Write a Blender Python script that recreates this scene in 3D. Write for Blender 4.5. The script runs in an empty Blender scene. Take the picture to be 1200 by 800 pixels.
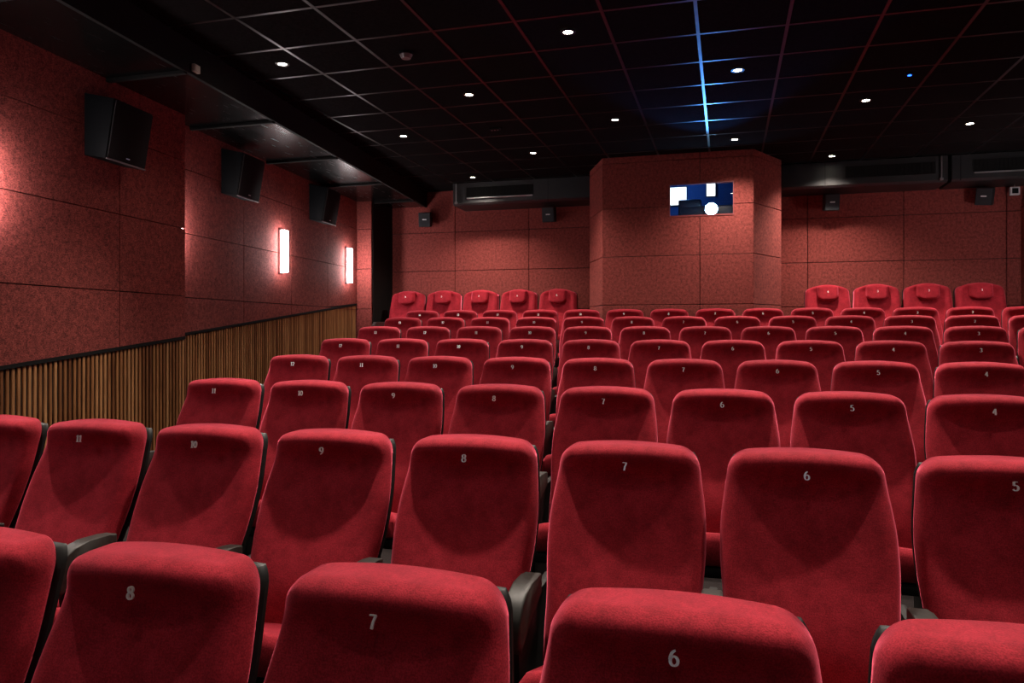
import bpy, bmesh, math, random
from mathutils import Vector, Matrix
random.seed(7)
SC = bpy.context.scene
COL = SC.collection
EYE = 1.606            # camera height above the floor of the first row
PI = math.pi

# ------------------------------------------------------------------ materials
def mat(name, base=(0.5, 0.5, 0.5), rough=0.5, metal=0.0, spec=0.5, **kw):
    m = bpy.data.materials.new(name); m.use_nodes = True
    b = m.node_tree.nodes['Principled BSDF']
    b.inputs['Base Color'].default_value = (*base, 1)
    b.inputs['Roughness'].default_value = rough
    b.inputs['Metallic'].default_value = metal
    b.inputs['Specular IOR Level'].default_value = spec
    for k, v in kw.items():
        b.inputs[k.replace('_', ' ')].default_value = v
    return m
def nd(m, t, **kw):
    n = m.node_tree.nodes.new(t)
    for k, v in kw.items():
        if k in n.inputs: n.inputs[k].default_value = v
        else: setattr(n, k, v)
    return n
def lk(m, a, b): m.node_tree.links.new(a, b)
def bsdf(m): return m.node_tree.nodes['Principled BSDF']
def ramp(m, fac, stops):
    r = nd(m, 'ShaderNodeValToRGB')
    e = r.color_ramp.elements
    while len(e) < len(stops): e.new(0.5)
    for el, (p, c) in zip(e, stops):
        el.position = p; el.color = (*c, 1)
    lk(m, fac, r.inputs[0]); return r.outputs[0]
def noise(m, scale, detail=3, coord='Object', stretch=None):
    tc = nd(m, 'ShaderNodeTexCoord'); out = tc.outputs[coord]
    if stretch:
        mp = nd(m, 'ShaderNodeMapping'); mp.inputs['Scale'].default_value = stretch
        lk(m, out, mp.inputs[0]); out = mp.outputs[0]
    n = nd(m, 'ShaderNodeTexNoise', Scale=scale, Detail=detail)
    lk(m, out, n.inputs['Vector']); return n.outputs['Fac']
def bump(m, h, strength, dist=0.002):
    b = nd(m, 'ShaderNodeBump', Strength=strength, Distance=dist)
    lk(m, h, b.inputs['Height']); lk(m, b.outputs[0], bsdf(m).inputs['Normal'])

def velvet():
    m = mat('red_velvet', rough=0.85, spec=0.12)
    b = bsdf(m)
    b.inputs['Sheen Weight'].default_value = 0.85
    b.inputs['Sheen Roughness'].default_value = 0.36
    b.inputs['Sheen Tint'].default_value = (1.0, 0.15, 0.24, 1)
    n1 = noise(m, 9, 4)                                  # worn, brushed patches of the pile
    c = ramp(m, n1, [(0.3, (0.26, 0.012, 0.021)), (0.55, (0.345, 0.018, 0.031)), (0.75, (0.385, 0.022, 0.036))])
    n3 = noise(m, 60, 2, stretch=(1, 1, 14))             # horizontal weave lines
    w = ramp(m, n3, [(0.3, (0.80, 0.80, 0.80)), (0.7, (1.08, 1.08, 1.08))])
    n4 = noise(m, 26, 5); n5 = noise(m, 330, 2, stretch=(1, 1, 0.8))   # rubbed spots, woven points
    w2 = ramp(m, n4, [(0.34, (0.86, 0.86, 0.86)), (0.56, (1.03, 1.03, 1.03))])
    w3 = ramp(m, n5, [(0.35, (0.72, 0.72, 0.72)), (0.65, (1.22, 1.22, 1.22))])
    for q in (w, w2, w3):
        mx = nd(m, 'ShaderNodeMix', data_type='RGBA', blend_type='MULTIPLY'); mx.inputs[0].default_value = 1
        lk(m, c, mx.inputs[6]); lk(m, q, mx.inputs[7]); c = mx.outputs[2]
    lk(m, c, b.inputs['Base Color'])
    bump(m, n5, 0.3, 0.0015)
    return m
def woodwool():
    m = mat('red_wood_wool_board', rough=0.9, spec=0.2)
    n1 = noise(m, 85, 4, stretch=(1, 1, 1.8)); n2 = noise(m, 30, 5)
    c1 = ramp(m, n1, [(0.30, (0.075, 0.016, 0.014)), (0.50, (0.235, 0.047, 0.040)), (0.68, (0.36, 0.078, 0.065))])
    c2 = ramp(m, n2, [(0.36, (0.70, 0.70, 0.70)), (0.60, (1.12, 1.12, 1.12))])
    mx = nd(m, 'ShaderNodeMix', data_type='RGBA', blend_type='MULTIPLY'); mx.inputs[0].default_value = 1
    lk(m, c1, mx.inputs[6]); lk(m, c2, mx.inputs[7]); lk(m, mx.outputs[2], bsdf(m).inputs['Base Color'])
    bump(m, n1, 0.6, 0.004)
    return m
def oak():
    m = mat('oak_slat', rough=0.5, spec=0.35)
    g = nd(m, 'ShaderNodeNewGeometry')
    c1 = ramp(m, g.outputs['Random Per Island'], [(0.0, (0.19, 0.070, 0.025)), (0.5, (0.42, 0.185, 0.070)), (1.0, (0.58, 0.29, 0.125))])
    n = noise(m, 6, 4, stretch=(6, 6, 0.7))
    c2 = ramp(m, n, [(0.3, (0.62, 0.58, 0.55)), (0.7, (1.1, 1.08, 1.05))])
    mx = nd(m, 'ShaderNodeMix', data_type='RGBA', blend_type='MULTIPLY'); mx.inputs[0].default_value = 1
    lk(m, c1, mx.inputs[6]); lk(m, c2, mx.inputs[7]); lk(m, mx.outputs[2], bsdf(m).inputs['Base Color'])
    return m
def tile_mat():
    m = mat('black_ceiling_tile', rough=0.8, spec=0.0)
    n = noise(m, 45, 3)
    lk(m, ramp(m, n, [(0.3, (0.008, 0.0075, 0.0078)), (0.7, (0.014, 0.013, 0.0135))]), bsdf(m).inputs['Base Color'])
    bump(m, n, 0.4, 0.002)
    return m
def carpet_mat():
    m = mat('dark_carpet', rough=0.95, spec=0.1)
    lk(m, ramp(m, noise(m, 160, 2), [(0.3, (0.012, 0.010, 0.010)), (0.7, (0.03, 0.022, 0.022))]), bsdf(m).inputs['Base Color'])
    return m
def emit(name, col, strength):
    m = bpy.data.materials.new(name); m.use_nodes = True; t = m.node_tree
    t.nodes.remove(t.nodes['Principled BSDF'])
    e = t.nodes.new('ShaderNodeEmission'); e.inputs[0].default_value = (*col, 1); e.inputs[1].default_value = strength
    t.links.new(e.outputs[0], t.nodes['Material Output'].inputs[0]); return m
def soffit_mat():
    m = mat('black_lacquered_soffit', (0.005, 0.0045, 0.0045), rough=0.2, spec=0.25)
    n = noise(m, 30, 3, stretch=(1, 0.12, 1))
    lk(m, ramp(m, n, [(0.35, (0.20,) * 3), (0.7, (0.28,) * 3)]), bsdf(m).inputs['Roughness'])
    return m

M_VEL = velvet(); M_WW = woodwool(); M_OAK = oak(); M_TILE = tile_mat(); M_CARP = carpet_mat(); M_SOF = soffit_mat()
def scuffed_black():
    m = mat('black_plastic', rough=0.45, spec=0.22)
    n = noise(m, 24, 4)
    lk(m, ramp(m, n, [(0.3, (0.004, 0.004, 0.004)), (0.75, (0.008, 0.0078, 0.0072))]), bsdf(m).inputs['Base Color'])
    return m
def arm_mat():
    m = mat('armrest_rubber', rough=0.5, spec=0.4)
    n = noise(m, 55, 4)
    lk(m, ramp(m, n, [(0.3, (0.009, 0.0085, 0.0075)), (0.75, (0.024, 0.022, 0.018))]), bsdf(m).inputs['Base Color'])
    return m
M_BLK = scuffed_black(); M_ARM = arm_mat()
M_MATTE = mat('matte_black', (0.006, 0.006, 0.006), 0.8, spec=0.2)
M_NUM = mat('polished_number', (0.97, 0.96, 0.95), 0.3, 0.2)
M_TBAR = mat('ceiling_grid_bar', (0.16, 0.156, 0.156), 0.32, 1.0, Specular_Tint=(0.3, 0.3, 0.3, 1))
M_SPK = mat('speaker_case', (0.0035, 0.0038, 0.0046), 0.6, spec=0.1)
M_GRL = mat('speaker_cloth', (0.016, 0.014, 0.0145), 0.95, spec=0.1)
M_AC = mat('charcoal_metal', (0.018, 0.018, 0.019), 0.45, 0.0, spec=0.5)
M_STEEL = mat('brushed_steel', (0.55, 0.55, 0.56), 0.35, 0.9)
M_EDGE = mat('grey_edge', (.16, .14, .14), .5)
M_SPK2 = mat('satellite_case', (0.022, 0.024, 0.028), 0.6, spec=0.25)
M_LOGO = mat('silver_badge', (0.8, 0.8, 0.8), 0.4, 0.2)
M_WHITE = mat('white_plastic', (0.75, 0.74, 0.72), 0.5)
M_LAMP = emit('downlight_lens', (1.0, 0.90, 0.72), 45)
M_SCON = emit('sconce_diffuser', (1.0, 0.90, 0.90), 70)
M_LENS = emit('projector_beam', (0.28, 0.60, 1.0), 160)
M_LED = emit('blue_led', (0.02, 0.12, 1.0), 6)
M_SCREEN = emit('lit_panel', (0.85, 0.95, 1.0), 2.6)
M_BOOTH = mat('booth_blue_tint', (0.05, 0.09, 0.22), 0.7)  # blue cast of the projector light put into the dark wall colour
M_PAINT = mat('dark_red_paint', (0.045, 0.008, 0.008), 0.7)
M_FRAME = mat('port_frame', (0.20, 0.035, 0.035), 0.5)
def pane_mat():
    m = bpy.data.materials.new('clear_pane'); m.use_nodes = True; t = m.node_tree
    t.nodes.remove(t.nodes['Principled BSDF'])
    tr = t.nodes.new('ShaderNodeBsdfTransparent'); gl = t.nodes.new('ShaderNodeBsdfGlossy'); gl.inputs['Roughness'].default_value = 0.02
    mx = t.nodes.new('ShaderNodeMixShader'); mx.inputs[0].default_value = 0.05
    t.links.new(tr.outputs[0], mx.inputs[1]); t.links.new(gl.outputs[0], mx.inputs[2])
    t.links.new(mx.outputs[0], t.nodes['Material Output'].inputs[0]); return m
M_PANE = pane_mat()

# ------------------------------------------------------------------ helpers
def link(name, data, parent=None, loc=(0, 0, 0), rot=(0, 0, 0)):
    o = bpy.data.objects.new(name, data); COL.objects.link(o)
    o.location = loc; o.rotation_euler = rot
    if parent is not None: o.parent = parent
    return o
def tag(o, label=None, cat=None, group=None, kind=None):
    for k, v in (('label', label), ('category', cat), ('group', group), ('kind', kind)):
        if v: o[k] = v
    return o
def finish(name, bm, m, smooth=False, angle=None):
    me = bpy.data.meshes.new(name)
    bmesh.ops.recalc_face_normals(bm, faces=bm.faces)
    bm.to_mesh(me); bm.free(); me.materials.append(m)
    if smooth or angle:
        for p in me.polygons: p.use_smooth = True
        if angle: me.set_sharp_from_angle(angle=math.radians(angle))
    return me
def obj(name, bm, m, parent=None, loc=(0, 0, 0), rot=(0, 0, 0), smooth=False, angle=None):
    return link(name, finish(name, bm, m, smooth, angle), parent, loc, rot)
def box(bm, x0, x1, y0, y1, z0, z1, bev=0.0, seg=2, mtx=None):
    r = bmesh.ops.create_cube(bm, size=1.0)
    vs = r['verts']
    for v in vs:
        v.co = Vector(((x0 + x1) / 2 + v.co.x * (x1 - x0), (y0 + y1) / 2 + v.co.y * (y1 - y0), (z0 + z1) / 2 + v.co.z * (z1 - z0)))
    if bev > 0:
        es = list({e for v in vs for e in v.link_edges})
        rr = bmesh.ops.bevel(bm, geom=es, offset=bev, segments=seg, affect='EDGES', profile=0.5)
        vs = list({v for f in rr['faces'] for v in f.verts} | {v for v in vs if v.is_valid})
    if mtx is not None:
        for v in vs: v.co = mtx @ v.co
    return vs
def BM(): return bmesh.new()
def boxes(lst):
    bm = BM()
    for b in lst: box(bm, *b)
    return bm
def prism(bm, pts, a, b, axis='x', bev=0.0, seg=2):
    """closed outline pts (p, q) swept from a to b along axis"""
    def P(p, q, t):
        return {'x': (t, p, q), 'y': (p, t, q), 'z': (p, q, t)}[axis]
    A = [bm.verts.new(P(p, q, a)) for p, q in pts]; B = [bm.verts.new(P(p, q, b)) for p, q in pts]
    n = len(pts)
    fs = [bm.faces.new(A), bm.faces.new(B[::-1])]
    for i in range(n): fs.append(bm.faces.new((A[i], B[i], B[(i + 1) % n], A[(i + 1) % n])))
    if bev > 0:
        es = [e for f in fs[:2] for e in f.edges]
        bmesh.ops.bevel(bm, geom=es, offset=bev, segments=seg, affect='EDGES', profile=0.5)
def cyl(bm, r, z0, z1, seg=24, r2=None, mtx=None):
    rr = bmesh.ops.create_cone(bm, cap_ends=True, segments=seg, radius1=r, radius2=r if r2 is None else r2, depth=z1 - z0)
    for v in rr['verts']:
        v.co.z += (z0 + z1) / 2
        if mtx is not None: v.co = mtx @ v.co
    return rr['verts']
def ring(bm, ri, ro, z0, z1, seg=32):
    prof = [(ri, z0), (ro, z0), (ro, z1), (ri, z1)]
    R = []
    for i in range(seg):
        a = 2 * PI * i / seg
        R.append([bm.verts.new((r * math.cos(a), r * math.sin(a), z)) for r, z in prof])
    for i in range(seg):
        A, B = R[i], R[(i + 1) % seg]
        for k in range(4): bm.faces.new((A[k], B[k], B[(k + 1) % 4], A[(k + 1) % 4]))

# ------------------------------------------------------------------ digits (polished figures with thick and thin strokes)
def arc(cx, cy, rx, ry, a0, a1, n=14):
    return [(cx + rx * math.cos(math.radians(a0 + (a1 - a0) * i / n)), cy + ry * math.sin(math.radians(a0 + (a1 - a0) * i / n))) for i in range(n + 1)]
DIG = {
    '0': [arc(.3, .5, .25, .46, 90, 450, 24)],
    '1': [[(.30, 0), (.30, 1)], [(.30, .97), (.12, .80)], [(.12, .02), (.48, .02)]],
    '2': [arc(.3, .72, .24, .26, 165, -20, 14) + [(.42, .42), (.10, .06)], [(.08, .05), (.54, .05)]],
    '3': [arc(.28, .74, .23, .24, 150, -85, 14), arc(.28, .27, .26, .25, 90, -150, 16)],
    '4': [[(.40, 0), (.40, 1)], [(.38, .97), (.03, .32)], [(.03, .30), (.58, .30)]],
    '5': [[(.50, .96), (.14, .96)], [(.14, .97), (.12, .55)], arc(.28, .32, .26, .29, 125, -150, 18)],
    '6': [arc(.30, .30, .24, .28, 0, 360, 22), arc(.46, .36, .42, .60, 178, 100, 10)],
    '7': [[(.04, .95), (.56, .95)], [(.54, .95), (.34, .45), (.26, 0)]],
    '8': [arc(.30, .74, .20, .23, 0, 360, 20), arc(.30, .26, .24, .25, 0, 360, 20)],
    '9': [arc(.30, .70, .24, .28, 0, 360, 22), arc(.14, .64, .42, .60, -2, -80, 10)],
}
H_NUM = 0.026
_num = {}
def number_mesh(n):
    if n in _num: return _num[n]
    s = str(n); bm = BM()
    adv = 0.66 if len(s) == 1 else 0.56
    x0 = -adv * len(s) / 2
    for i, ch in enumerate(s):
        for path in DIG[ch]:
            L = []; k = len(path)
            closed = k > 10 and abs(path[0][0] - path[-1][0]) < 1e-6 and abs(path[0][1] - path[-1][1]) < 1e-6
            for j, (px, py) in enumerate(path):
                a = path[j - 1] if j > 0 else (path[-2] if closed else path[0])
                b = path[j + 1] if j < k - 1 else (path[1] if closed else path[-1])
                dx, dy = b[0] - a[0], b[1] - a[1]; l = math.hypot(dx, dy) or 1
                dx, dy = dx / l, dy / l
                wd = (0.045 + 0.06 * abs(dy) ** 1.5)
                sx = 0.92 if len(s) > 1 else 1.0
                f = lambda q, h: ((x0 + i * adv + q[0] * sx) * H_NUM, -h, (q[1] - 0.5) * H_NUM)
                p, q = (px - dy * wd, py + dx * wd), (px + dy * wd, py - dx * wd)
                L.append([bm.verts.new(f(p, -.003)), bm.verts.new(f(q, -.003)), bm.verts.new(f(q, .0015)), bm.verts.new(f(p, .0015))])
            for j in range(k - 1):
                A, B = L[j], L[j + 1]
                for c in range(4): bm.faces.new((A[c], A[(c + 1) % 4], B[(c + 1) % 4], B[c]))
            bm.faces.new(L[0]); bm.faces.new(L[-1][::-1])
    _num[n] = finish('number', bm, M_NUM)
    return _num[n]

# ------------------------------------------------------------------ the cinema seat
def sstep(a, b, x):
    t = max(0.0, min(1.0, (x - a) / (b - a))); return t * t * (3 - 2 * t)
def g_(x, c, s): return math.exp(-((x - c) / s) ** 2)
Z0, Z1 = 0.44, 1.114
def hw(z):                                   # half width of the back, before the corner rounding
    return 0.254 - 0.028 * sstep(0.86, 1.13, z) - 0.014 * sstep(0.82, 0.62, z)
RC = 0.066
def half(z):
    w = hw(z); d = z - (Z1 - RC)
    if d > 0: w = w - RC + math.sqrt(max(0.0, RC * RC - d * d))
    d = (Z0 + 0.03) - z
    if d > 0: w = w - 0.03 + math.sqrt(max(0.0, 0.0009 - d * d))
    return w
TR = math.tan(math.radians(24))
def lean(z): return (z - 1.06) * TR + 0.35 * max(0.0, 0.70 - z) ** 2
def face_y(x, z):
    w = hw(z); u = min(1.0, abs(x) / w)
    y = lean(z)
    y -= (0.080 - 0.044 * u * u) * g_(z, 1.104, 0.060)                                              # padded head roll, hollow below it
    y += 0.012 * max(0, 1 - (u / 0.95) ** 2.0) * sstep(0.66, 0.90, z) * (1 - sstep(0.92, 1.08, z))  # slightly dished between side wings
    y -= 0.012 * g_(z, 0.62, 0.10) * (1 - u * u)                                                    # lumbar bulge
    return y
def backrest_mesh(y_add=0.0, grow=0.0, thick=0.07, R=0.048, nx=30, nz=52, fy=face_y, hf=half, ln=None, z0=Z0, z1=Z1, arch=0.010, m=None, name='backrest', flat=False):
    bm = BM()
    zs = []
    for j in range(nz + 1):
        t = j / nz
        zs.append(z0 + (z1 - z0) * (0.5 - 0.5 * math.cos(PI * (0.04 + 0.96 * t) if t > 0 else 0)) if t > 0 else z0)
    xs = [math.sin(PI / 2 * (-1 + 2 * i / nx)) * 0.35 + 0.65 * (-1 + 2 * i / nx) for i in range(nx + 1)]
    F = []; B = []
    for z in zs:
        w = max(0.02, hf(z)) + grow
        rf, rb = [], []
        for a in xs:
            x = a * w
            e = max(0.0, min((w - abs(x)), (z1 - z) * 1.0, (z - z0)))
            zz = z + arch * (1 - a * a) * sstep(z1 - 0.12, z1, z)
            y = fy(x, z) + y_add
            yr = R * (1 - math.sqrt(max(0.0, 1 - (1 - min(1, e / R)) ** 2)))
            rf.append(bm.verts.new((x, y + yr, zz)))
            base = (ln or lean)(z) + y_add
            rb.append(bm.verts.new((x, base + thick - 0.3 * yr, zz)))
        F.append(rf); B.append(rb)
    for j in range(nz):
        for i in range(nx):
            bm.faces.new((F[j][i], F[j][i + 1], F[j + 1][i + 1], F[j + 1][i]))
            bm.faces.new((B[j][i], B[j + 1][i], B[j + 1][i + 1], B[j][i + 1]))
        for i in (0, nx):
            bm.faces.new((F[j][i], F[j + 1][i], B[j + 1][i], B[j][i]))
    for j in (0, nz):
        for i in range(nx):
            bm.faces.new((F[j][i], B[j][i], B[j][i + 1], F[j][i + 1]))
    return finish(name, bm, m or M_VEL, smooth=True, angle=60)

def rear_y(x, z): return lean(z)
def v_lean(z): return (z - 1.06) * math.tan(math.radians(14))
def seat_prototype():
    P = {}
    P['backrest'] = backrest_mesh()
    P['back_shell'] = backrest_mesh(y_add=0.066, grow=-0.002, thick=0.028, R=0.012, nx=14, nz=26, fy=rear_y, arch=0.006, z1=Z1 - 0.024, m=M_BLK, name='back_shell')
    bm = BM()
    # cushion: rounded slab, crowned top
    nx, ny = 18, 18
    T = []; Bt = []
    for j in range(ny + 1):
        rt, rb = [], []
        for i in range(nx + 1):
            a, b = -1 + 2 * i / nx, -1 + 2 * j / ny
            x, y = 0.232 * a, -0.385 + 0.165 * b
            e = min((1 - abs(a)) * 0.232, (1 - abs(b)) * 0.165)
            r = 0.045; k = r * (1 - math.sqrt(max(0, 1 - (1 - min(1, e / r)) ** 2)))
            top = 0.468 + 0.018 * (1 - a * a) - 0.010 * b - k
            tl = -0.27 * (y + 0.14)
            rt.append(bm.verts.new((x, y, top - 0.005 + tl))); rb.append(bm.verts.new((x, y, 0.352 + 0.2 * k + tl)))
        T.append(rt); Bt.append(rb)
    for j in range(ny):
        for i in range(nx):
            bm.faces.new((T[j][i], T[j][i + 1], T[j + 1][i + 1], T[j + 1][i])); bm.faces.new((Bt[j][i], Bt[j + 1][i], Bt[j + 1][i + 1], Bt[j][i + 1]))
        for i in (0, nx): bm.faces.new((T[j][i], T[j + 1][i], Bt[j + 1][i], Bt[j][i]))
    for j in (0, ny):
        for i in range(nx): bm.faces.new((T[j][i], Bt[j][i], Bt[j][i + 1], T[j][i + 1]))
    P['seat_cushion'] = finish('seat_cushion', bm, M_VEL, smooth=True, angle=60)
    bm = BM(); box(bm, -0.232, 0.232, -0.540, -0.10, 0.305, 0.350, 0.012, 2, Matrix.Translation((0, 0, 0)))
    for v in bm.verts: v.co.z += -0.27 * (v.co.y + 0.14)
    P['seat_pan'] = finish('seat_pan', bm, M_BLK, angle=40)
    # armrest on one side: arched top, falling at its front end
    top = [(-0.175, 0.730), (-0.21, 0.734), (-0.30, 0.738), (-0.37, 0.730), (-0.412, 0.705), (-0.437, 0.665), (-0.443, 0.62)]
    low = [(-0.425, 0.575), (-0.39, 0.600), (-0.33, 0.640), (-0.25, 0.662), (-0.175, 0.668)]
    bm = BM(); prism(bm, top + low, -0.030, 0.030, 'x', 0.008, 3)
    P['armrest'] = finish('armrest', bm, M_ARM, angle=50)
    out = [(0.03, 0.668), (0.03, 0.0), (-0.30, 0.0), (-0.34, 0.05), (-0.36, 0.30), (-0.405, 0.60), (-0.33, 0.638), (-0.12, 0.664)]
    bm = BM(); prism(bm, out, -0.014, 0.014, 'x', 0.004, 1)
    P['side_panel'] = finish('side_panel', bm, M_BLK, angle=40)
    return P
SEAT = seat_prototype()
NUM_Y = min(face_y(0, 1.06 + k * 0.002) for k in range(-7, 8)) - 0.0005
def build_seat(x, y, floor, n, last, label, group, first=[None]):
    root = link('cinema_chair', None, None, (x, y - face_y(0, 1.06), floor))
    tag(root, label, 'seat', group)
    link('backrest', SEAT['backrest'], root); link('back_shell', SEAT['back_shell'], root)
    link('seat_cushion', SEAT['seat_cushion'], root); link('seat_pan', SEAT['seat_pan'], root)
    for sx in ((-0.275, 0.275) if last else (-0.275,)):
        link('armrest', SEAT['armrest'], root, (sx, 0, 0)); link('side_panel', SEAT['side_panel'], root, (sx, 0, 0))
    if n:
        link('seat_number', number_mesh(n), root, (0, NUM_Y - 0.002, 1.06), (-0.14, 0, 0))
    return root
ORD = ['', 'first', 'second', 'third', 'fourth', 'fifth', 'sixth', 'seventh', 'eighth', 'ninth', 'tenth', 'eleventh', 'twelfth', 'thirteenth', 'fourteenth']
S = 0.55
# x of number 8, depth of the number, number height above the eye, first and last number of the row seen in the photo
ROWS = [(-1.183, 1.275, -.546, 9, 5), (-0.866, 2.426, -.445, 12, 5), (-1.119, 3.576, -.350, 11, 4), (-0.807, 4.739, -.255, 12, 4),
        (-1.055, 5.880, -.151, 12, 3), (-0.740, 7.029, -.042, 13, 2), (-0.993, 8.179, .069, 13, 1), (-1.234 + .55, 9.347, .180, 14, 1)]
FLOORS = []
for r, (x8, y, z, a, b) in enumerate(ROWS):
    fl = EYE + z - 1.06; FLOORS.append((y, fl))
    for i, n in enumerate(range(a, b - 1, -1)):
        lab = 'red velvet cinema seat number %d, %s row from the camera, %s seat from the left' % (n, ORD[r + 1], ORD[i + 1])
        build_seat(x8 + (8 - n) * S, y, fl, n, n == b, lab, 'red cinema seats, %s row' % ORD[r + 1])

# ------------------------------------------------------------------ back row armchairs with head pillows
VZ0, VZ1 = 0.44, 1.10
def vhw(z): return 0.282 - 0.012 * sstep(0.8, 1.08, z)
def vhalf(z):
    w = vhw(z); rc = 0.07; d = z - (VZ1 - rc)
    if d > 0: w = w - rc + math.sqrt(max(0.0, rc * rc - d * d))
    return w
def vface(x, z):
    u = abs(x) / vhw(z)
    y = v_lean(z)
    y += 0.045 * max(0, 1 - (u / 0.80) ** 2.5) * sstep(0.6, 0.85, z) * (1 - sstep(1.03, 1.10, z))
    y -= 0.02 * g_(z, 0.62, 0.1) * max(0, 1 - u * u)
    return y
def arm_chair_prototype():
    P = {}
    P['backrest'] = backrest_mesh(thick=0.13, R=0.045, fy=vface, ln=v_lean, hf=vhalf, z0=VZ0, z1=VZ1, arch=0.045)
    P['back_shell'] = backrest_mesh(y_add=0.126, grow=0.004, thick=0.03, R=0.012, nx=14, nz=20, fy=lambda x, z: v_lean(z), ln=v_lean, hf=vhalf, z0=VZ0, z1=VZ1 - .004, arch=0.04, m=M_BLK, name='back_shell')
    # head pillow: a pad with a straight top and a U-shaped lower edge
    bm = BM(); nz, nx = 18, 16; F, B = [], []
    for j in range(nz + 1):
        t = j / nz; z = -0.115 + 0.185 * t
        w = 0.130 * math.sqrt(max(0.02, 1 - max(0, (-0.045 - z) / 0.072) ** 2.6))
        rf, rb = [], []
        for i in range(nx + 1):
            a = -1 + 2 * i / nx; x = a * w
            e = min(w - abs(x), z + 0.115, 0.070 - z); R = 0.030
            k = R * (1 - math.sqrt(max(0, 1 - (1 - min(1, max(0, e) / R)) ** 2)))
            tl = 0.20 * z
            zz = z + 0.022 * (1 - a * a) * sstep(0.0, 0.06, z)
            rf.append(bm.verts.new((x, -0.045 + k + tl - 0.012 * (1 - a * a), zz))); rb.append(bm.verts.new((x, 0.05 + tl, zz)))
        F.append(rf); B.append(rb)
    for j in range(nz):
        for i in range(nx):
            bm.faces.new((F[j][i], F[j][i + 1], F[j + 1][i + 1], F[j + 1][i])); bm.faces.new((B[j][i], B[j + 1][i], B[j + 1][i + 1], B[j][i + 1]))
        for i in (0, nx): bm.faces.new((F[j][i], F[j + 1][i], B[j + 1][i], B[j][i]))
    for j in (0, nz):
        for i in range(nx): bm.faces.new((F[j][i], B[j][i], B[j][i + 1], F[j][i + 1]))
    P['head_pillow'] = finish('head_pillow', bm, M_VEL, smooth=True, angle=60)
    bm = BM(); box(bm, -0.235, 0.235, -0.60, -0.10, 0.33, 0.47, 0.045, 4)
    P['seat_cushion'] = finish('seat_cushion', bm, M_VEL, angle=50)
    bm = BM(); box(bm, -0.23, 0.23, -0.56, 0.0, 0.0, 0.328, 0.01, 2)
    P['base'] = finish('base', bm, M_BLK, angle=50)
    bm = BM(); prism(bm, [(-0.21, 0.0), (-0.55, 0.0), (-0.58, 0.10), (-0.58, 0.60), (-0.50, 0.655), (-0.21, 0.66)], -0.028, 0.028, 'x', 0.012, 3)
    P['armrest'] = finish('armrest', bm, M_ARM, angle=50)
    return P
ARMC = arm_chair_prototype()
VS = 0.55 * 1.095
VY = 10.75; VFL = 1.606 + 0.4876 - 1.045
def build_armchair(x, y, n, last, label, group):
    root = link('cinema_armchair', None, None, (x, y, VFL)); tag(root, label, 'armchair', group)
    for k in ('backrest', 'back_shell', 'seat_cushion', 'base'): link(k, ARMC[k], root)
    hp = link('head_pillow', ARMC['head_pillow'], root, (0, 0.0, 1.045))
    link('seat_number', number_mesh(n), hp, (0, -0.056, 0.0), (-0.2, 0, 0))
    for sx in ((-VS / 2, VS / 2) if last else (-VS / 2,)): link('armrest', ARMC['armrest'], root, (sx, 0, 0))
VX9 = -4.412 * 10.75 / 11.292 - VS
for i, n in enumerate((9, 8, 7, 6, 5)):
    build_armchair(VX9 + i * VS, VY, n, n == 5, 'red armchair number %d in back row left of booth, %s from the left' % (n, ORD[i + 1]), 'back row armchairs left of the projection booth')
VX4 = -1.157 * 10.75 / 11.175 + 4 * VS
for i, n in enumerate((4, 3, 2, 1)):
    build_armchair(VX4 + i * VS, VY, n, n == 1, 'red armchair number %d in back row right of booth, %s from the booth' % (n, ORD[i + 1]), 'back row armchairs right of the projection booth')

# ------------------------------------------------------------------ the room
YB = 11.2; XR = 3.75; HC = EYE + 2.205
DV = Vector((-0.1093, 0.994, 0)); NV = Vector((0.994, 0.1093, 0))
P1 = Vector((-4.80, 5.78, 0)); P2 = Vector((-5.03, 6.05, 0))
def struct(name, bm, m, parent=None, **kw):
    o = obj(name, bm, m, parent, **kw); o['kind'] = 'structure'; return o
# stepped floor, one body
prof = [(-7.6, 0.0)]
lv = 0.0
for i in range(1, 8):
    y = ROWS[i - 1][1] + 0.18
    prof += [(y, lv), (y, FLOORS[i][1])]; lv = FLOORS[i][1]
prof += [(9.99, lv), (9.99, VFL), (YB + 0.1, VFL), (YB + 0.1, -0.3), (-7.6, -0.3)]
bm = BM(); prism(bm, prof, -6.2, XR + 0.1, 'x')
struct('floor', bm, M_CARP)
# ceiling tiles and grid
T = 0.6049; TX = 0.630; GX, GY = -3.3551, 4.5470
bm = BM()
i0, i1, j0, j1 = -5, 12, -20, 12
for i in range(i0, i1):
    for j in range(j0, j1):
        x0, x1 = GX + i * TX + 0.011, GX + (i + 1) * TX - 0.011
        y0, y1 = GY + j * T + 0.011, GY + (j + 1) * T - 0.011
        x1 = min(x1, XR); y1 = min(y1, YB)
        if x0 < XR and y0 < YB and x1 > x0: box(bm, x0, x1, y0, y1, HC, HC + 0.02)
ceil = struct('ceiling', bm, M_TILE)
bm = BM()
for i in range(i0, i1 + 1):
    x = GX + i * TX
    if x < XR: box(bm, x - 0.012, x + 0.012, GY + j0 * T, YB, HC - 0.004, HC + 0.03)
for j in range(j0, j1 + 1):
    y = GY + j * T
    if y < YB: box(bm, GX + i0 * TX, XR, y - 0.012, y + 0.012, HC - 0.003, HC + 0.029)
struct('ceiling_grid', bm, M_TBAR, ceil)
struct('ceiling_slab', boxes([(-6.4, XR + 0.2, -7.7, YB + 0.2, HC + 0.05, HC + 0.15)]), M_MATTE, ceil)

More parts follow.
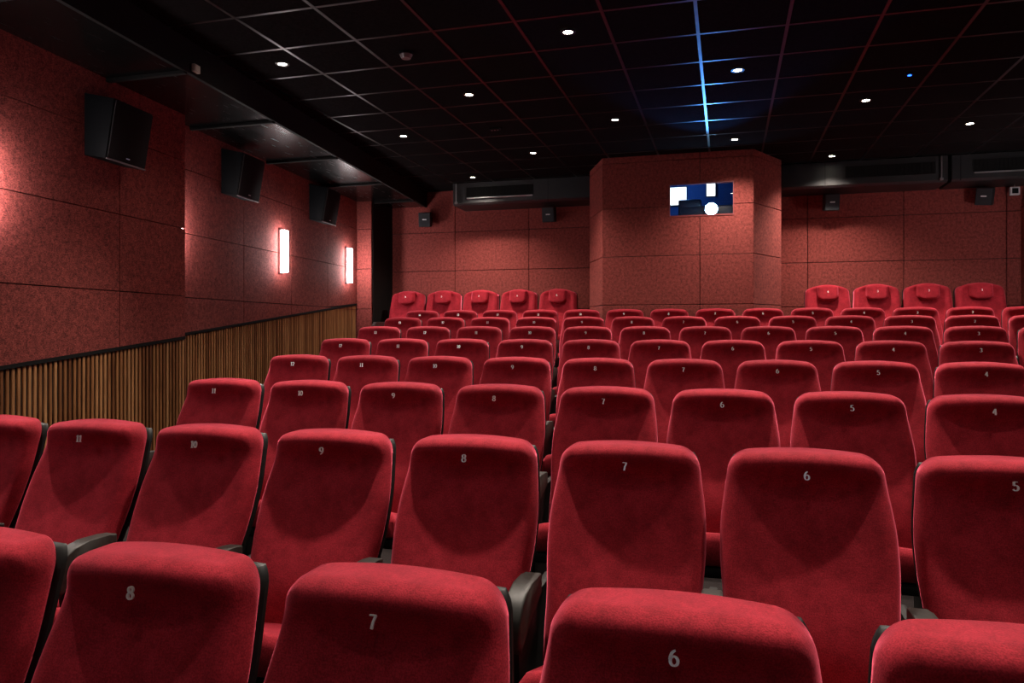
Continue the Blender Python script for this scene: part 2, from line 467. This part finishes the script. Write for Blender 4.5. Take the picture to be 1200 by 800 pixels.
# walls with wood wool boards: z seams at .30, .92, 1.54 above the eye
SE = [EYE + .30, EYE + .92, EYE + 1.54]
G = 0.004
def board_wall(bm, xs, zs, y0, y1, mtx=None):
    for a, b in zip(xs[:-1], xs[1:]):
        for c, d in zip(zs[:-1], zs[1:]):
            box(bm, a + G, b - G, y0, y1, c + G, d - G, 0.004, 1, mtx)
# back wall
wb = struct('wall_back', boxes([(-6.2, XR + .1, YB + .03, YB + .13, 0.0, HC + .05)]), M_MATTE)
bm = BM()
board_wall(bm, [-5.30, -4.17, -2.95, -1.75], [VFL] + SE + [HC], YB, YB + .03)
board_wall(bm, [0.45, 1.09, 2.31, 3.53, XR], [VFL] + SE + [HC], YB, YB + .03)
struct('wall_boards', bm, M_WW, wb)
# left wall: two stretches, the nearer standing 0.2 m further out
def wmat(P): return Matrix(((DV.x, NV.x, 0, P.x), (DV.y, NV.y, 0, P.y), (0, 0, 1, 0), (0, 0, 0, 1)))
def trim1(t): return EYE - 0.07 + 0.087 * t        # lower edge of the boards, following the steps
def trim2(t): return EYE - 0.041 + 0.097 * t
W1, W2 = wmat(P1), wmat(P2)
bm = BM()
box(bm, -13.4, 0.0, -0.45, -0.035, -0.3, HC + .05, mtx=W1)
box(bm, -0.2, 5.4, -0.25, -0.035, -0.3, HC + .05, mtx=W2)
wl = struct('wall_left', bm, M_MATTE)
def clipped_boards(bm, ts, zs, trim, M):
    for a, b in zip(ts[:-1], ts[1:]):
        za, zb = trim(a + G), trim(b - G)
        lo = None
        for c, d in zip(zs[:-1], zs[1:]):
            la, lb = max(c + G, za), max(c + G, zb)
            hi = d - G
            if min(la, lb) >= hi - 0.01: continue
            v = []
            la, lb = min(la, hi - .005), min(lb, hi - .005)
            for n0 in (-0.035, 0.0):
                v.append([bm.verts.new(M @ Vector(p)) for p in ((a + G, n0, la), (b - G, n0, lb), (b - G, n0, hi), (a + G, n0, hi))])
            bm.faces.new(v[0]); bm.faces.new(v[1])
            for k in range(4): bm.faces.new((v[0][k], v[0][(k + 1) % 4], v[1][(k + 1) % 4], v[1][k]))
zs = [EYE - 2.2, EYE - 1.56, EYE - .94, EYE - .32] + SE + [HC]
bm = BM()
clipped_boards(bm, [-13.4, -12.15, -10.9, -9.65, -8.4, -7.14, -5.89, -4.64, -3.38, -2.13, -0.88, 0.0], zs, trim1, W1)
clipped_boards(bm, [0.0, 1.09, 2.24, 3.34, 4.43], zs, trim2, W2)
# end face of the nearer stretch and the pilaster in the corner
box(bm, -0.004, 0.0, -0.235, -0.036, trim1(0), HC, mtx=W1)
struct('wall_boards', bm, M_WW, wl)
bm = BM()
pz = [1.0] + SE + [HC]
board_wall(bm, [-5.56, -5.27], pz, 10.47, 10.50)
struct('wall_pilaster', bm, M_WW, wl)
struct('wall_recess', boxes([(-5.60, -5.275, 10.505, YB + .03, 0.3, HC), (-5.275, -5.262, 10.505, YB + .03, 0.3, HC)]), M_MATTE, wl)
def floor_at(y):
    z = 0.0
    for i in range(1, 8):
        if y > ROWS[i - 1][1] + 0.18: z = FLOORS[i][1]
    return z if y < 9.99 else VFL
# oak slats on a black backing
bm = BM()
box(bm, -13.4, 0.0, -0.034, -0.0215, -0.3, 1.0, mtx=W1); box(bm, -0.2, 4.43, -0.034, -0.0215, -0.3, 1.45, mtx=W2)
struct('slat_backing', bm, M_MATTE, wl)
bm = BM()
for M, t0, t1, trim in ((W1, -8.0, 0.0, trim1), (W2, 0.0, 4.43, trim2)):
    t = t0
    while t + .03 < t1:
        p = M @ Vector((t, 0, 0)); z0 = floor_at(p.y); zt = trim(t) - 0.03
        if zt > z0 + .05: box(bm, t + .009, t + .036, -0.020, -0.006, z0, zt, 0.003, 1, M)
        t += 0.046
struct('wall_slats', bm, M_OAK, wl)
bm = BM()
def rail(M, t0, t1, trim):
    v = []
    for n0 in (-0.034, 0.004):
        v.append([bm.verts.new(M @ Vector(p)) for p in ((t0, n0, trim(t0) - .028), (t1, n0, trim(t1) - .028), (t1, n0, trim(t1)), (t0, n0, trim(t0)))])
    bm.faces.new(v[0]); bm.faces.new(v[1])
    for k in range(4): bm.faces.new((v[0][k], v[0][(k + 1) % 4], v[1][(k + 1) % 4], v[1][k]))
rail(W1, -13.4, 0.0, trim1); rail(W2, 0.0, 4.43, trim2)
struct('wall_rail', bm, M_MATTE, wl)
# right wall, seen only as a sliver: cladding below, darker wall above
wr = struct('wall_right', boxes([(XR, XR + .1, -7.6, YB + .1, -0.3, HC + .05)]), M_PAINT)
bm = BM()
for a in range(14):
    y1 = YB - 0.02 - 1.25 * a
    for c, d in zip([0.0] + SE[:2], SE[:2] + [EYE + 1.57]): box(bm, XR - .06, XR, y1 - 1.25 + G, y1 - G, c + G, d - G)
struct('wall_boards', bm, M_WW, wr)

# front wall with the white screen the projector lights, behind the camera
wf = struct('wall_front', boxes([(-6.2, XR + .1, -7.7, -7.6, -0.3, HC + .05)]), M_MATTE)
scr = obj('projection_screen', boxes([(-2.9, 2.9, -7.55, -7.50, 0.9, 3.5)]), M_WHITE)
tag(scr, 'wide white cinema screen on the front wall facing the seats', 'screen')

# soffit along the left wall: lacquered underside with cross battens
ZS = EYE + 1.965
e0 = Vector((-4.095, 6.02, 0))
ta, tb = -13.4, 5.30
a = e0 + DV * ta; b = e0 + DV * tb
sh = lambda p, k: (p - NV * k)
bm = BM()
def slab(pts, z0, z1):
    A = [bm.verts.new((p.x, p.y, z0)) for p in pts]; B = [bm.verts.new((p.x, p.y, z1)) for p in pts]
    bm.faces.new(A); bm.faces.new(B[::-1])
    for k in range(len(pts)): bm.faces.new((A[k], A[(k + 1) % len(pts)], B[(k + 1) % len(pts)], B[k]))
yb = lambda p: Vector((p.x, min(p.y, YB), 0))
slab([a, b, sh(b, 1.3), sh(a, 1.3)], ZS, ZS + 0.03)
so = struct('ceiling_soffit', bm, M_SOF)
bm = BM(); slab([a + NV * .012, b + NV * .012, sh(b, 0.02), sh(a, 0.02)], ZS - .012, HC + 0.02)
struct('soffit_fascia', bm, M_MATTE, so)
bm = BM()
for y in (2.0, 3.4, 4.77, 6.15, 7.65, 9.15, 10.55):
    t = (y - e0.y) / DV.y; c = e0 + DV * t
    box(bm, c.x - 1.2, c.x, y - .02, y + .02, ZS - .028, ZS - .001, 0.003, 1)
struct('soffit_batten', bm, M_MATTE, so)

# projection booth with its port
bx0, bx1, by = -1.545, 0.316, 9.60
wx0, wx1, wz0, wz1 = -0.689, 0.075, EYE + 1.42, EYE + 1.81
bm = BM()
zb = [0.5] + SE + [EYE + 2.12, HC]
xs = [bx0, -0.323, bx1]
for a_, b_ in zip(xs[:-1], xs[1:]):
    for c_, d_ in zip(zb[:-1], zb[1:]):
        if d_ <= wz0 or c_ >= wz1 or (c_ < wz0 and d_ < wz0): box(bm, a_ + G, b_ - G, by, by + .04, c_ + G, d_ - G, 0.004, 1)
# boards around the port (cut by hand around the opening)
for a_, b_, c_, d_ in ((bx0, wx0, SE[1], SE[2]), (bx0, wx0, SE[2], EYE + 2.12), (wx1, bx1, SE[1], SE[2]), (wx1, bx1, SE[2], EYE + 2.12),
                       (wx0, -0.323, SE[1], wz0), (-0.323, wx1, SE[1], wz0), (wx0, -0.323, wz1, EYE + 2.12), (-0.323, wx1, wz1, EYE + 2.12)):
    ga = 0 if a_ in (wx0, wx1) else G; gb = 0 if b_ in (wx0, wx1) else G
    gc = 0 if c_ in (wz0, wz1) else G; gd = 0 if d_ in (wz0, wz1) else G
    box(bm, a_ + ga, b_ - gb, by, by + .04, c_ + gc, d_ - gd)
# slanted cheeks
for sx, x0, x1 in ((-1, bx0, bx0 - 0.30), (1, bx1, bx1 + 0.37)):
    p, q = Vector((x0, by, 0)), Vector((x1, by + .75, 0))
    d = (q - p); L = d.length; d.normalize(); n = Vector((d.y, -d.x, 0)) * (1 if sx > 0 else -1)
    Mx = Matrix(((d.x, n.x, 0, p.x), (d.y, n.y, 0, p.y), (0, 0, 1, 0), (0, 0, 0, 1)))
    for c_, d_ in zip(zb[:-1], zb[1:]): box(bm, G, L, -0.04, 0.0, c_ + G, d_ - G, 0.003, 1, Mx)
    box(bm, min(x1, x1 - sx * .04), max(x1, x1 - sx * .04), by + .75, YB + .03, 0.5, HC)
booth = struct('wall_booth', bm, M_WW)
bm = BM()   # dark backing behind the joints, leaving the port open
for q in ((bx0, wx0 - .01, 0.5, HC), (wx1 + .01, bx1, 0.5, HC), (wx0 - .01, wx1 + .01, 0.5, wz0 - .01), (wx0 - .01, wx1 + .01, wz1 + .01, HC)):
    box(bm, q[0], q[1], by + .042, by + .06, q[2], q[3])
struct('wall_backing', bm, M_MATTE, booth)
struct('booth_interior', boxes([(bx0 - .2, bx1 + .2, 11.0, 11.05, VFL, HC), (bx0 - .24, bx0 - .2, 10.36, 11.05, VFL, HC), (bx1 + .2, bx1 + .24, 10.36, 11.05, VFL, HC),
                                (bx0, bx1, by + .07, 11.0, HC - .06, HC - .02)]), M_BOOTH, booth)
win = struct('window_1', boxes([(wx0 - .012, wx1 + .012, by - .006, by + .06, wz0 - .018, wz0), (wx0 - .012, wx1 + .012, by - .006, by + .06, wz1, wz1 + .012),
                                (wx0 - .012, wx0, by - .006, by + .06, wz0, wz1), (wx1, wx1 + .012, by - .006, by + .06, wz0, wz1)]), M_FRAME)
struct('window_pane', boxes([(wx0, wx1, by + .035, by + .041, wz0, wz1)]), M_PANE, win)

# projector inside the booth
px, pz_ = -0.187, EYE + 1.512
pr = link('film_projector', None, None, (px, 10.15, VFL)); tag(pr, 'film projector shining a bluish white beam through the booth window', 'projector')
bm = BM(); box(bm, -0.42, 0.28, -0.20, 0.55, pz_ - VFL - .16, pz_ - VFL + .075, 0.02, 2); box(bm, -0.42, -0.13, -0.20, 0.55, pz_ - VFL + .05, pz_ - VFL + .165, 0.02, 2)
obj('body', bm, mat('projector_case', (0.03, 0.04, 0.07), 0.4), pr, angle=40)
bm = BM(); box(bm, -0.20, 0.20, -0.05, 0.45, 0.0, pz_ - VFL - .162, 0.01, 1)
obj('pedestal', bm, M_AC, pr, angle=40)
RX = Matrix.Rotation(PI / 2, 4, 'X')
bm = BM(); cyl(bm, 0.085, 0.0, 0.17, 32, mtx=Matrix.Translation((0, -0.20, pz_ - VFL)) @ RX)
obj('lens_barrel', bm, M_AC, pr, angle=40)
bm = BM(); bmesh.ops.create_uvsphere(bm, u_segments=24, v_segments=12, radius=0.075)
for v in bm.verts: v.co = Vector((v.co.x, v.co.y * 0.5 - .372, v.co.z + pz_ - VFL))
obj('lens', bm, M_LENS, pr, smooth=True)
# lit things in the booth
t = link('light_panel', None, None, (-0.668, 10.985, EYE + 1.90)); tag(t, 'white lit panel on the booth back wall, left in the booth window', 'light panel')
bm = BM(); box(bm, -.122, .122, -.02, 0.01, -.135, .135, .004, 1); obj('case', bm, M_AC, t)
bm = BM(); box(bm, -.112, .112, -.026, -.021, -.125, .125); obj('diffuser', bm, M_SCREEN, t)
t = link('light_panel', None, None, (-0.215, 10.985, EYE + 1.97)); tag(t, 'narrow white lit panel on the booth wall above the projector lens', 'light panel')
bm = BM(); box(bm, -.068, .068, -.02, 0.01, -.10, .10, .004, 1); obj('case', bm, M_AC, t)
bm = BM(); box(bm, -.058, .058, -.026, -.021, -.09, .09); obj('diffuser', bm, M_SCREEN, t)

# ------------------------------------------------------------------ lamps
LIGHTS = []
def light(name, kind, loc, energy, col, rot=(0, 0, 0), parent=None, **kw):
    l = bpy.data.lights.new(name, kind); l.energy = energy; l.color = col
    for k, v in kw.items(): setattr(l, k, v)
    o = link(name, l, parent, loc, rot); return o
bm = BM(); ring(bm, 0.036, 0.056, -0.008, 0.0); R_ME = finish('trim_ring', bm, M_BLK, angle=40)
bm = BM(); cyl(bm, 0.036, -0.004, -0.001, 24); L_ME = finish('lens', bm, M_LAMP)
YMIN = -1.0
SPOT_W = 235; BEAM_W = 370
def downlight(x, y, label, group, inside=True):
    r = link('recessed_downlight', None, None, (x, y, HC - 0.004)); tag(r, label, 'downlight', group)
    link('trim_ring', R_ME, r); link('lens', L_ME, r)
    # gimbal lamp turned a little towards the screen: a narrow beam and a soft wide spill
    nar = 0 if y > 10 or y < 1 else 0.48 if y < 2 else 1.0
    wid = 1.4 if y > 10 else 1.05 if y > 9 else 0.21 if y > 2 else 0.10
    light('downlight_spill', 'SPOT', (0, 0, -0.02), SPOT_W * wid, (1.0, 0.86, 0.74), (0, 0, 0), r, spot_size=math.radians(125), spot_blend=1.0, shadow_soft_size=0.05)
    if nar: light('downlight_beam', 'SPOT', (0, 0, -0.02), BEAM_W * nar, (1.0, 0.86, 0.74), (-math.radians(24), 0, 0), r, spot_size=math.radians(72), spot_blend=1.0, shadow_soft_size=0.045)
A4 = 4 * T
LAB = {(-1, -1): 'lit downlight in the black ceiling nearest the left soffit, among bright grid lines',
       (-1, 0): 'lit downlight near the left soffit, second along it from the camera',
       (-1, 1): 'lit downlight just in front of the left air conditioner',
       (0, -1): 'lit downlight high in the ceiling, middle of the frame, nearest overhead',
       (0, 0): 'lit downlight in the ceiling above and left of the projection booth',
       (1, 0): 'lit downlight in the ceiling between the blue lit grid line and the right edge',
       (1, 1): 'lit downlight just in front of the right air conditioner, beside the booth'}
LAB2 = {(-1, -1): 'lit downlight in the ceiling just right of the smoke detector',
        (-1, 0): 'lit downlight above the wall gap left of the projection booth',
        (0, -1): 'lit downlight right of the blue lit grid line, the larger one',
        (0, 0): 'lit downlight directly above the projection booth top edge',
        (1, 0): 'lit downlight in the ceiling at far right above the air conditioner end'}
for i in range(-1, 2):
    for j in range(-4, 2):
        x, y = -1.13 + A4 * i, 7.85 + A4 * j
        if (i, j) == (0, 1) or y < YMIN: continue                    # the booth stands there
        l = LAB.get((i, j)); downlight(x, y, l or 'lit downlight in the black ceiling over the front rows', 'ceiling downlights')
for i in range(-1, 2):
    for j in range(-4, 1):
        x, y = 0.09 + A4 * i, 6.64 + 2.41 + A4 * j
        if y < YMIN: continue
        l = LAB2.get((i, j)); downlight(x, y, l or 'lit downlight in the black ceiling over the front rows', 'ceiling downlights')

# wall sconces
def sconce(M, t, zc, label, group):
    p = M @ Vector((t, 0, zc))
    r = link('sconce_lamp', None, None, p, (0, 0, math.atan2(DV.y, DV.x) if M is not None else 0)); tag(r, label, 'sconce', group)
    return r
def sconce_parts(r, s=-1):
    # local x along the wall, local y: -1 points into the room for the left wall frame
    bm = BM(); box(bm, -.042, .042, min(0, s * .03), max(0, s * .03), -.27, .27, .004, 1); obj('back_plate', bm, M_STEEL, r)
    bm = BM(); box(bm, -.038, .038, min(s * .031, s * .095), max(s * .031, s * .095), -.255, .255, .012, 2); obj('diffuser', bm, M_SCON, r, angle=40)
SL = ['', '', '']
for M, t, lab in ((W2, -0.20, 'tall white wall lamp hidden behind the step in the left wall'),
                  (W2, 1.93, 'tall glowing white wall lamp on the left wall, nearer of the two in full view'),
                  (W2, 4.00, 'tall glowing white wall lamp on the left wall, beside the corner pilaster'),
                  (W1, -2.18, 'tall wall lamp on the nearer left wall, below the big speaker'),
                  (W1, -4.25, 'tall wall lamp on the nearer left wall over the front rows')):
    sconce_parts(sconce(M, t, EYE + 0.94, lab, 'wall lamps'))
r = link('sconce_lamp', None, None, (XR - .06, 9.3, EYE + .94), (0, 0, PI / 2)); tag(r, 'tall white wall lamp on the right wall beside the rear rows', 'sconce', 'wall lamps'); sconce_parts(r, 1)

# projector light into the room; blue fill light added inside the booth
light('projector_beam_light', 'SPOT', (0, -0.44, pz_ - VFL), 8000, (0.45, 0.70, 1.0), (-PI / 2 + 0.055, 0, 0), pr, spot_size=math.radians(20), spot_blend=0.3, shadow_soft_size=0.02)
light('projector_spill', 'SPOT', (0, -0.50, pz_ - VFL), 300, (0.06, 0.30, 1.0), (-PI / 2 - 0.24, 0, 0), pr, spot_size=math.radians(44), spot_blend=0.5, shadow_soft_size=0.05)
light('booth_blue_fill', 'POINT', (-0.6, 10.5, EYE + 1.95), 6, (0.08, 0.35, 1.0), shadow_soft_size=0.1)

# ------------------------------------------------------------------ things on walls and ceiling
def big_speaker(M, t, dz, label):
    r = link('mounted_loudspeaker', None, None, M @ Vector((t, 0, EYE + dz)), (0, 0, math.atan2(DV.y, DV.x)))
    tag(r, label, 'loudspeaker', 'large loudspeakers on the left wall')
    q = [(-0.0, 0.47), (-0.255, 0.415), (-0.178, -0.03), (0.0, 0.0)]
    bm = BM(); prism(bm, q, 0.0, 0.45, 'x', 0.008, 2); obj('cabinet', bm, M_SPK, r, angle=40)
    d = Vector((0, q[2][0] - q[1][0], q[2][1] - q[1][1])); L = d.length; d.normalize()
    n = Vector((0, -d.z, d.y));  n = n if n.y < 0 else -n
    Mx = Matrix(((1, 0, 0, 0), (0, n.y, d.y, q[1][0]), (0, n.z, d.z, q[1][1]), (0, 0, 0, 1)))
    bm = BM(); box(bm, .012, .438, 0.0005, 0.014, .012, L - .012, .005, 2, Mx); obj('grille', bm, M_GRL, r, angle=40)
    bm = BM(); box(bm, .205, .245, .0142, .016, L - .046, L - .038, 0, 1, Mx); obj('badge', bm, M_STEEL, r)
    bm = BM(); box(bm, .004, .446, 0.0, 0.016, L - .008, L + .004, 0.002, 1, Mx); obj('edge_strip', bm, M_EDGE, r)
big_speaker(W1, -1.27, 1.31, 'large black loudspeaker on the nearer left wall, biggest of the three')
big_speaker(W2, 0.63, 1.42, 'large black loudspeaker on the left wall, middle one of the three')
big_speaker(W2, 2.74, 1.45, 'large black loudspeaker on the left wall, above the two glowing lamps, farthest')

def small_speaker(x, z, yaw, roll, label):
    r = link('mounted_satellite_speaker', None, None, (x, YB, z)); tag(r, label, 'loudspeaker', 'small speakers on the back wall')
    Mx = Matrix.Translation((0, -0.20, 0)) @ Matrix.Rotation(yaw, 4, 'Z') @ Matrix.Rotation(math.radians(10), 4, 'X') @ Matrix.Rotation(roll, 4, 'Y')
    bm = BM(); box(bm, -.095, .095, -.08, .08, -.112, .112, .008, 2, Mx); obj('cabinet', bm, M_SPK2, r, angle=40)
    bm = BM(); box(bm, -.088, .088, -.088, -.0805, -.106, .106, .003, 1, Mx); obj('grille', bm, M_SPK2, r, angle=40)
    bm = BM(); box(bm, -.032, .032, -.0915, -.0885, -.004, .012, 0, 1, Mx); obj('badge', bm, M_LOGO, r)
    bm = BM(); box(bm, -.015, .015, -.13, 0.0, -.02, .02, .004, 1); box(bm, -.04, .04, -.01, 0.0, -.06, .06, .003, 1); obj('bracket', bm, M_BLK, r, angle=40)
small_speaker(-4.60, EYE + 1.725, 0.25, 0.0, 'small black speaker on the back wall, farthest left, below the soffit end')
small_speaker(-2.58, EYE + 1.722, 0.0, 0.0, 'small black speaker on the back wall, below the left air conditioner')
small_speaker(1.37, EYE + 1.722, 0.1, 0.0, 'small black speaker on the back wall, beside the booth on its right')
small_speaker(3.22, EYE + 1.715, -0.45, 0.12, 'small black speaker on the back wall at far right, tilted on its bracket')

# sensor box hanging by the far right speaker
r = link('hanging_sensor', None, None, (3.57, 11.05, EYE + 1.857)); tag(r, 'small white framed sensor box hanging from a thin rod at far right', 'sensor')
zc = -0.085
bm = BM(); box(bm, -.055, .055, -.03, .03, zc - .052, zc + .052, .006, 1); obj('housing', bm, M_WHITE, r, angle=40)
bm = BM(); box(bm, -.036, .036, -.036, -.031, zc - .034, zc + .034, .003, 1); obj('window', bm, M_SPK, r)
bm = BM(); cyl(bm, .006, zc + .05, 0, 10); obj('rod', bm, M_STEEL, r, smooth=True)

# air conditioners hung along the back wall
def aircon(x0, x1, gx0, gx1, duct, label, rod_x, strip):
    r = link('hanging_air_conditioner', None, None, (x0, 10.62, EYE + 1.86)); tag(r, label, 'air conditioner', 'air conditioners along the back wall')
    w = x1 - x0; h = HC - 0.012 - (EYE + 1.86); D = YB - .004 - 10.62
    prof = [(0.03, 0.0), (0.0, 0.03), (0.0, h), (D, h), (D, 0.0)]
    bm = BM(); prism(bm, prof, 0, w, 'x', .008, 2); obj('body', bm, M_AC, r, angle=30)
    gx0 -= x0; gx1 -= x0
    bm = BM()
    for a, b, c, d in ((gx0, gx1, .105, .112), (gx0, gx1, .263, .27), (gx0, gx0 + .007, .112, .263), (gx1 - .007, gx1, .112, .263)):
        box(bm, a, b, -.008, .001, c, d)
    g = obj('grille_frame', bm, M_AC, r)
    bm = BM(); box(bm, gx0 + .007, gx1 - .007, -.002, -.0005, .112, .263); obj('grille_dark', bm, M_MATTE, g)
    bm = BM(); k = 0
    x = gx0 + .03
    while x < gx1 - .02:
        box(bm, x, x + .006, -.007, -.002, .114, .261); x += .045
    obj('grille_slats', bm, M_SPK, g)
    if strip:
        bm = BM(); box(bm, gx0 + .02, gx1 - .02, -.03, -.002, .088, .104, .003, 1); obj('outlet_flap', bm, M_STEEL, r)
    bm = BM()
    box(bm, duct - .004, duct + .004, -.004, .02, .01, h - .002); obj('joint', bm, M_MATTE, r)
    if rod_x is not None:
        rx = rod_x - x0
        bm = BM(); cyl(bm, .008, 0.02, h - .004, 10, mtx=Matrix.Translation((rx, -.02, 0)))
        box(bm, rx - .02, rx + .02, -.032, 0.0, .02, .05, .003, 1); obj('hanger_rod', bm, M_STEEL, r, angle=40)
aircon(-3.99, -1.86, -3.78, -2.72, 1.48, 'long black air conditioner under the ceiling, left of the booth', -3.93, True)
aircon(0.70, 2.70, 1.49, 2.56, 0.55, 'long black air conditioner under the ceiling, right beside the booth', 2.62, False)
aircon(2.74, XR - .005, 2.97, XR - .03, 0.10, 'black air conditioner under the ceiling, at the far right edge', None, True)

# smoke detector, blue indicator, tiny sensor
r = link('smoke_detector', None, None, (-2.46, 5.49, HC - .004)); tag(r, 'round dark smoke detector on the ceiling among the grid lines', 'smoke detector')
bm = BM(); cyl(bm, .058, -.018, 0, 28); obj('base', bm, M_SPK, r, angle=40)
bm = BM(); cyl(bm, .036, -.048, -.018, 28, r2=.052); obj('chamber', bm, mat('detector_grey', (.10, .08, .08), .35), r, angle=40)
r = link('mounted_indicator', None, None, (1.52, 7.15, HC - .004)); tag(r, 'tiny blue indicator light on the black ceiling at the right', 'indicator light')
bm = BM(); cyl(bm, .030, -.010, 0, 20); obj('base', bm, M_SPK, r, angle=40)
bm = BM(); cyl(bm, .017, -.016, -.0105, 16, r2=.012); obj('led', bm, M_LED, r)
r = link('mounted_ceiling_sensor', None, None, (-2.45, 7.84, HC - .004)); tag(r, 'tiny dark sensor with bright dots on the ceiling, above the left air conditioner', 'sensor')
bm = BM(); box(bm, -.06, .06, -.03, .03, -.018, 0, .006, 2); obj('base', bm, M_SPK, r, angle=40)
for k in range(3):
    bm = BM(); cyl(bm, .007, -.024, -.0185, 12, mtx=Matrix.Translation((-.036 + .034 * k, 0, 0))); obj('stud', bm, M_STEEL, r)  # sensor studs added for the small glints on the ceiling
# small pale lamp box on the soffit fascia
c = e0 + DV * (4.86 - e0.y) / DV.y + NV * .012
r = link('mounted_emergency_lamp', None, None, (c.x, c.y, EYE + 2.005), (0, 0, math.atan2(DV.y, DV.x))); tag(r, 'small pale emergency lamp box on the soffit side, upper left', 'emergency lamp')
bm = BM(); box(bm, -.038, .038, -.03, -.0005, -.030, .030, .005, 2); obj('case', bm, mat('pale_case', (.42, .38, .30), .5), r, angle=40)
bm = BM(); box(bm, -.030, .030, -.034, -.0305, -.022, .022, .002, 1); obj('cover', bm, mat('pale_cover', (.55, .5, .4), .35), r, angle=40)

# ------------------------------------------------------------------ world, camera, colour
w = bpy.data.worlds.new('room_dark'); SC.world = w; w.use_nodes = True
w.node_tree.nodes['Background'].inputs[0].default_value = (0.004, 0.003, 0.003, 1)
cam = bpy.data.cameras.new('camera'); co = link('camera', cam, None, (0, 0, EYE), (PI / 2, 0, 0.28021))
cam.sensor_width = 36; cam.lens = 874.2 / 1200 * 36; cam.shift_y = -15.3 / 1200
cam.clip_start = 0.05
SC.camera = co
vs = SC.view_settings
vs.view_transform = 'Standard'; vs.look = 'None'; vs.exposure = 0.0; vs.gamma = 1.0; vs.use_curve_mapping = False
SC.cycles.use_denoising = True
SC.cycles.max_bounces = 6; SC.cycles.diffuse_bounces = 4; SC.cycles.sample_clamp_indirect = 4.0
